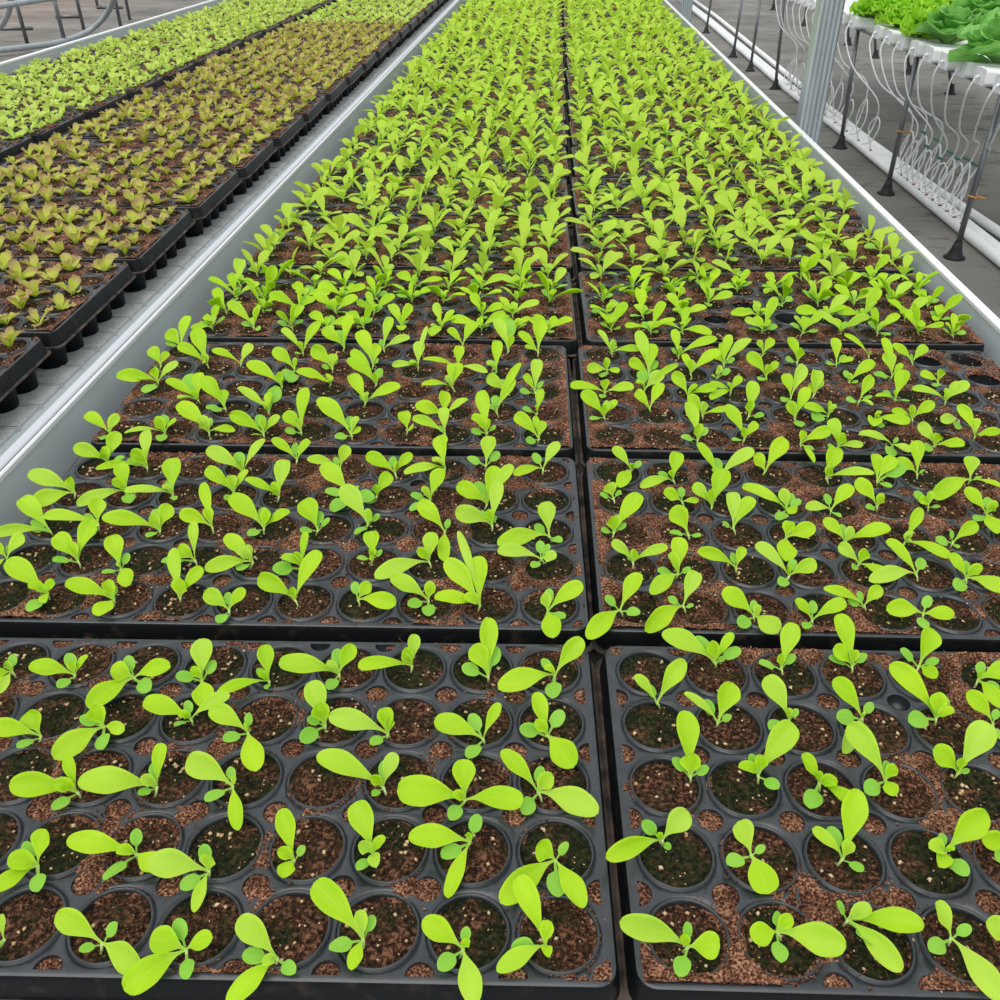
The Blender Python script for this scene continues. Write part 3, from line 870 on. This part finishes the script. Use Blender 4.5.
# ------------------------------------------------------------------ left bench plants
def small_plant(seed, mat, n, L0, L1, wr, el0, el1, frill, nl=7):
    r_ = random.Random(seed); b = MB(); cr = Vector((0, 0, .001)); a0 = r_.uniform(0, 6.28)
    for q in range(n):
        a = a0+q*2.4+r_.uniform(-.4, .4); L = r_.uniform(L0, L1); el = r_.uniform(el0, el1)
        leaf(b, cr, cr+Vector((math.cos(a)*math.cos(el), math.sin(a)*math.cos(el), math.sin(el)))*L, L*wr*r_.uniform(.85, 1.15), mat, (.3, .5), 'S', nl, 5, 0, r_, .35, frill=frill)
    return b
REDP = [small_plant(40+q, 'red', 5, .020, .035, .58, .25, 1.15, .14) for q in range(10)]
PALP = [small_plant(80+q, 'pale', 5, .020, .033, .58, .2, 1.0, .14) for q in range(10)]
RED_ME = [b.mesh('bronze_seedling') for b in REDP]; PAL_ME = [b.mesh('pale_seedling') for b in PALP]
def left_bed(protos_b, protos_me, cells, name, lab, group, stuff_label, p_skip, smin, smax):
    lst = []
    for key in cells:
        for j in range(NY):
            for i in range(NX):
                if rnd.random() < p_skip: continue
                c = cell_c(i, j); p = tray_pt(key, c[0]+rnd.uniform(-.006, .006), c[1]+rnd.uniform(-.006, .006), -.003)
                u, v, zc = proj(p)
                if u < -25 or v < -45: continue
                lst.append((zc+(1 if (u < 2 or v < -5) else 0), key, i, j, p))
    lst.sort(key=lambda t: t[0])
    for zc, key, i, j, p in lst[:300]:
        o = link(name, rnd.choice(protos_me)); o.location = p; o.rotation_euler = (0, 0, rnd.uniform(0, 6.28)); s_ = rnd.uniform(smin, smax); o.scale = (s_,)*3
        tag(o, lab(key, i, j), 'seedling', group)
    b = MB()
    for zc, key, i, j, p in lst[300:]:
        b.merge(rnd.choice(protos_b), Matrix.Translation(p) @ Matrix.Rotation(rnd.uniform(0, 6.28), 4, 'Z') @ Matrix.Scale(rnd.uniform(smin, smax), 4))
    o = link(name+'s', b.mesh(name+'_mass')); tag(o, stuff_label, 'seedlings', kind='stuff')
RC = 13                                  # first tray of pale plants in the inner column
left_bed(REDP, RED_ME, [('Rb', k) for k in range(RC)], 'bronze_lettuce_seedling',
         lambda key, i, j: f"bronze-tinged lettuce seedling, left bench, {ORD[key[1]]} inner tray, {ROWN[j]} cell row, {ORDF[9-i]} cell from the aisle rim".replace(' the aisle', ''),
         'bronze lettuce seedlings on the left bench', 'mass of bronze lettuce seedlings in the farther inner trays of the left bench', .07, .8, 1.15)
left_bed(PALP, PAL_ME, [('Lb', k) for k in range(2, NLROW)]+[('Rb', k) for k in range(RC, NLROW)], 'pale_lettuce_seedling',
         lambda key, i, j: f"pale green lettuce seedling, left bench, {ORD[key[1]]} {'inner' if key[0]=='Rb' else 'outer'} tray, {ROWN[j]} cell row, {ORDF[9-i]} cell",
         'pale green lettuce seedlings on the left bench', 'mass of pale green lettuce seedlings at the far end of the left bench', .05, .85, 1.2)

# ------------------------------------------------------------------ benches
FZ = H-1.30                              # floor level
Y0, Y1 = .05, 7.6
def bench(name, xl, xr, zr, zf, label, liner, rl, rr_, lean, zleft=None):
    z_r = zr
    b = MB(); b.box((xl-.002, Y0, zf-.012), (xr+.002, Y1, zf-.004), 'wall')
    o = link(name, b.mesh('bench_pan', False)); tag(o, label, 'bench')
    for s, x, w in ((-1, xl, rl), (1, xr, rr_)):
        zr = zleft if (s < 0 and zleft) else z_r
        m = MB(); t = .003; q = x-s*lean
        m.profile_y([(q, zf-.012), (q+s*t, zf-.012), (x+s*t, zr-.006), (x, zr-.006)][::s], Y0, Y1, 'wall')
        link('side_wall', m.mesh('side_wall', False), o)
        m = MB()
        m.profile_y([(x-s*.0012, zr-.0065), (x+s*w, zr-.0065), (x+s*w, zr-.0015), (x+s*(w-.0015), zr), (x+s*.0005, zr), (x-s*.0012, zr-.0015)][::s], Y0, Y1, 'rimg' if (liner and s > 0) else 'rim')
        link('rim_rail', m.mesh('rim_rail', False), o)
    m = MB(); m.box((xl+.001, Y0, zf-.012), (xr-.001, Y0+.004, z_r-.01), 'wall'); link('end_wall', m.mesh('end_wall', False), o)
    for yy in (.4, 2.4, 4.4, 6.6):
        for xx in (xl+.12, xr-.12):
            m = MB(); m.box((xx-.02, yy-.02, FZ), (xx+.02, yy+.02, zf-.012), 'galv'); link('leg', m.mesh('leg', False), o)
    if liner:
        m = MB(); pitch = .0567; y = Y0+.006
        while y < Y1-.07:                # ribbed liner the pots stand on
            m.box((xl+.004, y, zf-.004), (-.634, y+pitch-.006, zf+.0), 'mat')
            m.box((xl+.004, y+pitch-.006, zf-.004), (-.6375, y+pitch, zf-.0025), 'mat')
            m.box((xl+.004, y+pitch-.0068, zf-.004), (-.6300, y+pitch-.0052, zf+.0012), 'mat')
            y += pitch
        link('ribbed_liner', m.mesh('ribbed_liner', False), o)
    else:
        m = MB(); m.box((xl+.004, Y0+.005, zf-.004), (xr-.004, Y1, zf), 'mat'); link('bench_liner', m.mesh('bench_liner', False), o)
    return o
bench('growing_bench', -.5385, .602, .0164, -.058, 'wide centre growing bench with grey sides full of lime seedlings', False, .0035, .0125, .010)
bench('growing_bench', -1.802, -.5575, .0150, ZL-.058, 'growing bench on the left carrying bronze and pale seedlings', True, .016, .0115, .008, .045)
# floor
b = MB(); b.add([(-40, -3, FZ), (40, -3, FZ), (40, 60, FZ), (-40, 60, FZ)], [(0, 1, 2, 3)], 'floor')
tag(link('floor', b.mesh('floor')), 'grey concrete greenhouse floor with stains', 'floor', kind='structure')

# ------------------------------------------------------------------ steel posts
def post(px, py, label, nm):
    b = MB(); w, d = .066, .05; prof = []
    n = 5
    for k in range(n):                   # ribbed front face
        x = -w/2+w*k/n; g = w/n
        prof += [(x+.002, -d/2), (x+g*.62, -d/2), (x+g*.72, -d/2+.006), (x+g*.92, -d/2+.006)]
    prof += [(w/2, -d/2), (w/2, d/2), (-w/2, d/2)]
    lo = [(px+x, py+y, FZ) for x, y in prof]; hi = [(px+x, py+y, 2.6) for x, y in prof]
    b.rings([lo, hi], 'galv', True, True)
    o = link(nm, b.mesh('post', False)); tag(o, label, 'post', kind='structure')  # a galvanised steel post, part of the greenhouse building
    p = MB(); p.box((px-.09, py-.08, FZ), (px+.09, py+.08, FZ+.008), 'galv'); link('base_plate', p.mesh('base_plate', False), o)
post(.762, 2.86, 'thick ribbed galvanised post rising beside the centre bench in front of gutters', 'trim_1')
post(.762, 5.95, 'far galvanised post beside the back of the centre bench, at the picture top', 'trim_2')

# ------------------------------------------------------------------ gutter stand
GZ = -.137                               # underside of the gutters
FEET = [(954, 258), (886, 194), (840, 148), (803, 114), (775, 89), (750, 71), (733, 57), (706, 33)]
REAR = [(1010, 122), (950, 94), (908, 74), (875, 58), (848, 45), (804, 26), (773, 10)]
fr = [unproj(u, v, FZ) for u, v in FEET]; re = [unproj(u, v, FZ) for u, v in REAR]
xf = sum(p.x for p in fr)/len(fr)
b = MB(); b.box((xf-.010, .8, GZ-.020), (xf+.010, 11, GZ-.008), 'leg')
st = link('gutter_stand', b.mesh('rail', False)); tag(st, 'slim steel stand with black rubber feet carrying the white gutters', 'stand')
b = MB(); b.box((2.98, .8, GZ-.145), (3.005, 11, GZ-.12), 'galv'); link('rail', b.mesh('rail', False), st)
for line, xt, zt in ((fr, xf, GZ-.016), (re, 2.99, GZ-.14)):
    for p in line:
        b = MB(); b.tube([(p.x, p.y, FZ+.02), (xt, p.y+.03, zt)], .0125, 'leg', 10); lg = link('leg', b.mesh('leg'), st)
        f = MB(); n = 16
        f.rings([[(p.x+r*math.cos(2*math.pi*k/n), p.y+r*math.sin(2*math.pi*k/n), FZ+z) for k in range(n)] for r, z in ((.045, 0), (.045, .006), (.032, .014), (.022, .042), (.016, .072))], 'rubber', True, True)
        link('rubber_foot', f.mesh('rubber_foot'), lg)
# gutters
GEND = .5*(unproj(1000, 86, GZ+.027).x+unproj(883, 33, GZ+.027).x)
def gy(u, v): return unproj(u, v, GZ+.027).y
ya = gy(1000, 86); yb = gy(883, 33)
SP = (yb-ya)/8
GA = [ya-SP*.9+SP*k for k in range(10)]
GB = [gy(846, 22)+SP*k for k in range(11)]
TILT = .07
def gutter(y, label):
    b = MB(); x0, x1 = GEND, 3.35; w, h = SP*.52, .056
    prof = [(-w/2+.006, 0), (w/2-.006, 0), (w/2, .010), (w/2, h-.008), (w/2-.004, h), (w/2-.016, h+.002), (-w/2+.016, h+.002), (-w/2+.004, h), (-w/2, h-.008), (-w/2, .010)]
    L = [[(x, y+a, GZ+z-TILT*(x-x0)) for a, z in prof] for x in (x0, x1)]
    b.rings(L, 'white', True, True)
    o = link('growing_gutter', b.mesh('gutter', False)); tag(o, label, 'gutter', 'white growing gutters on the stand')
    c = MB(); n = 12
    c.rings([[(x0+dx, y+(a*1.06), GZ-.002+z*1.06) for a, z in prof] for dx in (.012, -.010)], 'white', True, True)
    link('end_cap', c.mesh('end_cap', False), o)
    k = MB(); k.tube([(x0-.012, y, GZ+.030), (x0-.026, y, GZ+.020)], .006, 'tube', 8); link('inlet', k.mesh('inlet'), o)
    return o
for k, y in enumerate(GA): gutter(y, f"white growing gutter, {ORDF[k]} from the near right edge, before the gap")
for k, y in enumerate(GB): gutter(y, f"white growing gutter beyond the gap by the post, {ORDF[k]} behind it")
# supply pipes on the floor
def floor_pipe(pts, r, z, label, dx):
    b = MB(); P = [unproj(u, v, FZ) for u, v in pts]
    P = [Vector((p.x+dx, p.y, FZ+z)) for p in P]
    b.tube(P, r, 'white', 14); o = link('supply_pipe', b.mesh('supply_pipe')); tag(o, label, 'pipe', 'white supply pipes along the aisle')
    return o, P
p1, P1 = floor_pipe([(1400, 631), (1100, 368), (1000, 281), (842, 145), (775, 90), (700, 22), (676, 2)], .024, .024, 'white supply pipe on the floor nearest the stand feet, dotted with red grommets', .068)
p2, P2 = floor_pipe([(1400, 631), (1100, 368), (1000, 281), (842, 145), (775, 90), (700, 22), (676, 2)], .024, .024, 'white supply pipe lying against the inner side of the grommet pipe', .118)
p3, P3 = floor_pipe([(1400, 552), (1100, 326), (1000, 248), (915, 188), (860, 146), (790, 86), (712, 19), (688, 1)], .022, .022, 'third white supply pipe, set apart farthest under the gutters', .06)
def on_pipe(P, y):
    for a, c in zip(P, P[1:]):
        lo, hi = (a, c) if a.y < c.y else (c, a)
        if lo.y <= y <= hi.y: return lo+(hi-lo)*((y-lo.y)/(hi.y-lo.y))
    return P[0]
# feed tubes
def smooth(pts, n=7):
    P = [Vector(p) for p in pts]; o = []
    P = [P[0]*2-P[1]]+P+[P[-1]*2-P[-2]]
    for i in range(1, len(P)-2):
        for k in range(n):
            t = k/n; a, b_, c, d = P[i-1:i+3]
            o.append(.5*((2*b_)+(c-a)*t+(2*a-5*b_+4*c-d)*t*t+(3*b_-a-3*c+d)*t**3))
    o.append(P[-2]); return o
def feed_tube(y, yt, label, r_, tie=True):
    x = GEND-.026; q = on_pipe(P1, yt); xx = q.x-.03
    zt = FZ+r_.uniform(.25, .33)
    lp = r_.uniform(.07, .12)
    pts = [(x, y, GZ+.020), (x-.008, y+(yt-y)*.06, GZ-.05), (x-.004+(xx-x)*.3, y+(yt-y)*.36, GZ-.20), (xx+.01, yt+(y-yt)*.12, zt+.06),
           (xx+r_.uniform(-.02, .03), yt+lp*.7, FZ+.16), (xx-.03, yt+lp*.4, FZ+.085), (xx, yt-.03, FZ+.11), (xx+.01, yt-lp*.8, FZ+.2),
           (xx, yt-lp*.5, zt-.01), (xx-.015, yt+.01, FZ+.18), (q.x-.002, yt+.02, FZ+.045)]
    b = MB(); b.tube(smooth(pts), .0042, 'tube', 6)
    o = link('feed_tube', b.mesh('feed_tube')); tag(o, label, 'tube', 'thin white feed tubes from the gutters')
    g = MB(); n = 8; g.tube([(q.x-.002, yt+.02, FZ+.044), (q.x-.002, yt+.02, FZ+.051)], .009, 'redg', 8); link('grommet', g.mesh('grommet'), o); o.children[0]['label'] = 'red rubber grommet'
    if tie:
        t = MB(); t.box((xx-.006, yt-.022, zt-.004), (xx+.006, yt+.03, zt+.003), 'tie'); c = link('tie', t.mesh('tie', False), o); c['label'] = 'teal tie'
def pipe_y(u):                        # where along the first pipe it passes a given picture column
    return min((abs(proj(on_pipe(P1, y)+Vector((0, 0, .024)))[0]-u), y) for y in [2.5+.02*k for k in range(300)])[1]
r_ = random.Random(77)
leg_y = [p.y for p in fr]
for k, y in enumerate(GA):
    yn, yf_ = pipe_y(956), pipe_y(904); yt = yn+(yf_-yn)*(k-1)/8
    feed_tube(y, yt, f"thin white feed tube hanging from the {ORDF[k]} gutter before the gap", r_, k < 8)
for k, y in enumerate(GB):
    yt = y-.25+.06*(k % 5); feed_tube(y, yt, f"thin white feed tube hanging from the {ORDF[k]} gutter beyond the gap", r_, False)
# orange twine on two legs
for (u, v, z, lab) in ((975, 183, -.55, 'orange twine knotted round the nearest stand leg'), (904, 136, -.5, 'orange twine knotted round the second stand leg')):
    i = 0 if u > 950 else 1; p = fr[i]; t = (z-FZ)/(GZ-FZ); c = Vector((p.x+(xf-p.x)*t, p.y+.03*t, z))
    b = MB(); b.tube([c+Vector((.0165*math.cos(a), .0165*math.sin(a), .003*math.sin(a*2))) for a in [k*math.pi/6 for k in range(13)]]+[c+Vector((.05, -.02, -.004))], .004, 'orange', 6)
    tag(link('twine', b.mesh('twine')), lab, 'twine', 'orange twine on the stand legs')

# lettuces in the gutters
def rosette(seed, mat, n, R, kind):
    r_ = random.Random(seed); b = MB()
    for q in range(n):
        t = q/(n-1); a = q*2.4+r_.uniform(-.25, .25); el = .15+1.15*t+r_.uniform(-.12, .12)
        L = R*(1.05-.35*t)*r_.uniform(.9, 1.1); c0 = Vector((0, 0, .012*t))
        tip = c0+Vector((math.cos(a)*math.cos(el), math.sin(a)*math.cos(el), math.sin(el)))*L
        if kind == 'frill': leaf(b, c0, tip, L*r_.uniform(.62, .85), mat, (.35, .6), 'S', 30, 11, 0, r_, .3, frill=.16)
        else: leaf(b, c0, tip, L*r_.uniform(.85, 1.05), mat, (.45, .9), 'S', 12, 9, 0, r_, .4, frill=.045)
    return b.mesh(kind+'_lettuce')
FR = [rosette(q, 'frill', 38, .150, 'frill') for q in range(4)]
BU = [rosette(20+q, 'butter', 24, .165, 'butter') for q in range(3)]
ALLG = GA+GB; taken = {}
def head(u, v, kind, label):
    p = unproj(u, v, -.06); y = min(ALLG, key=lambda g: abs(g-p.y)); x = max(p.x, GEND+.12)
    n = 0
    while any(abs(x-x2) < .20 and abs(y-y2) < .05 for x2, y2 in taken.values()): x += .05
    z = GZ+.046-TILT*(x-GEND); taken[label] = (x, y)
    o = link('frilly_lettuce' if kind == 'f' else 'butterhead_lettuce', random.choice(FR if kind == 'f' else BU)); o.location = (x, y, z)
    o.rotation_euler = (0, 0, random.uniform(0, 6.28)); s_ = random.uniform(.95, 1.1)*(1.12 if kind == 'b' else 1.0); o.scale = (s_,)*3
    tag(o, label, 'lettuce', 'frilly lettuces in the gutters' if kind == 'f' else 'butterhead lettuces in the gutters')
HEADS = [(950, 37, 'b', 'dark green butterhead lettuce, left of the two biggest'), (994, 54, 'b', 'dark green butterhead lettuce at the right edge, lowest of them'),
 (978, 4, 'b', 'dark green butterhead lettuce behind the two lower ones'), (1016, 22, 'b', 'dark green butterhead lettuce cut by the right edge'),
 (862, 13, 'f', 'frilly lettuce just right of the thick post'), (884, 20, 'f', 'frilly lettuce overhanging the gutter after the gap'),
 (908, 29, 'f', 'frilly lettuce lowest on the gutters, left of the dark heads'), (926, 8, 'f', 'frilly lettuce tucked against the first dark butterhead'),
 (878, -4, 'f', 'frilly lettuce behind the first pair by the post'), (900, 2, 'f', 'frilly lettuce in the middle of the second rank'),
 (920, -2, 'f', 'frilly lettuce left of and behind the dark heads'), (898, -14, 'f', 'frilly lettuce cut by the picture top right of the post'),
 (920, -14, 'f', 'frilly lettuce cut by the picture top left of the dark heads'), (945, -12, 'f', 'frilly lettuce cut by the picture top above the dark head'),
 (975, -16, 'f', 'frilly lettuce at the top right behind the dark heads'), (1002, -10, 'f', 'frilly lettuce in the very top right corner'),
 (850, -12, 'f', 'frilly lettuce half hidden behind the thick post'), (838, -22, 'f', 'frilly lettuce left of the others behind the post')]
for h in HEADS: head(*h)

# ------------------------------------------------------------------ far left: frame of another bench and hoses
LEGS = [((28, 46), 0), ((66, 47), 0), ((84, 30), 0), ((98, 8), 0), ((122, 32), 0), ((130, 20), 0)]
b = MB(); a0, a1 = unproj(0, 6, -.15), unproj(46, -1, -.15)
d = (a1-a0); b.tube([a0-d*2, a0+d*6], .020, 'hose', 10)
fo = link('bench_frame', b.mesh('rail')); tag(fo, 'dark steel frame of another bench standing beyond the left bench', 'bench frame')
for (u, v), _ in LEGS:
    p = unproj(u, v, FZ); m = MB(); m.tube([(p.x, p.y, FZ), (p.x, p.y, FZ+.62)], .02, 'leg', 10); lg = link('leg', m.mesh('leg'), fo)
for pts in ([(-20, 31), (33, 30)], [(56, 18.5), (80, 18)], [(97, 9), (123, 9)]):
    P = [unproj(u, v, FZ) for u, v in pts]; m = MB(); m.tube([Vector((p.x, p.y, FZ+.02)) for p in P], .02, 'leg', 8); link('foot_bar', m.mesh('foot_bar'), fo)
def hose(pts, r, label):
    P = []
    for u, v, z in pts:
        P.append(unproj(u, v, FZ+z))
    b = MB(); b.tube(smooth(P), r, 'hose', 10); tag(link('hose', b.mesh('hose')), label, 'hose', 'grey hoses on the floor at the left')
hose([(-30, 52, .06), (0, 50, .06), (30, 46.5, .06), (60, 42, .06), (85, 33, .06), (100, 22, .16), (109, 10, .3), (114, -3, .5)], .028, 'long grey hose lying along the floor and arching up behind the left bench')
hose([(-12, 34, .06), (0, 27, .15), (7, 16, .3), (10, 6, .45), (11, -6, .6)], .028, 'short grey hose bending up at the top left corner')

# ------------------------------------------------------------------ light
w = bpy.data.worlds.new('world'); bpy.context.scene.world = w; w.use_nodes = True
nt = w.node_tree; bg = nt.nodes['Background']
tc = nd(nt, 'ShaderNodeTexCoord'); sep = nd(nt, 'ShaderNodeSeparateXYZ'); nt.links.new(tc.outputs['Generated'], sep.inputs[0])
cr_ = ramp(nt, sep.outputs[2], [(.0, (.55, .58, .60)), (.5, (.92, .96, 1.0)), (1.0, (1.0, 1.0, 1.0))])
nt.links.new(cr_, bg.inputs[0]); bg.inputs[1].default_value = 1.0
sd = bpy.data.lights.new('sun', 'SUN'); sd.energy = 1.5; sd.angle = math.radians(50); sd.color = (1, .97, .92)
so = bpy.data.objects.new('sun', sd); C.objects.link(so); so.rotation_euler = (math.radians(28), math.radians(-12), 0)
vs = bpy.context.scene.view_settings
vs.view_transform = 'Standard'; vs.look = 'None'; vs.gamma = 1; vs.use_curve_mapping = False; vs.exposure = .0
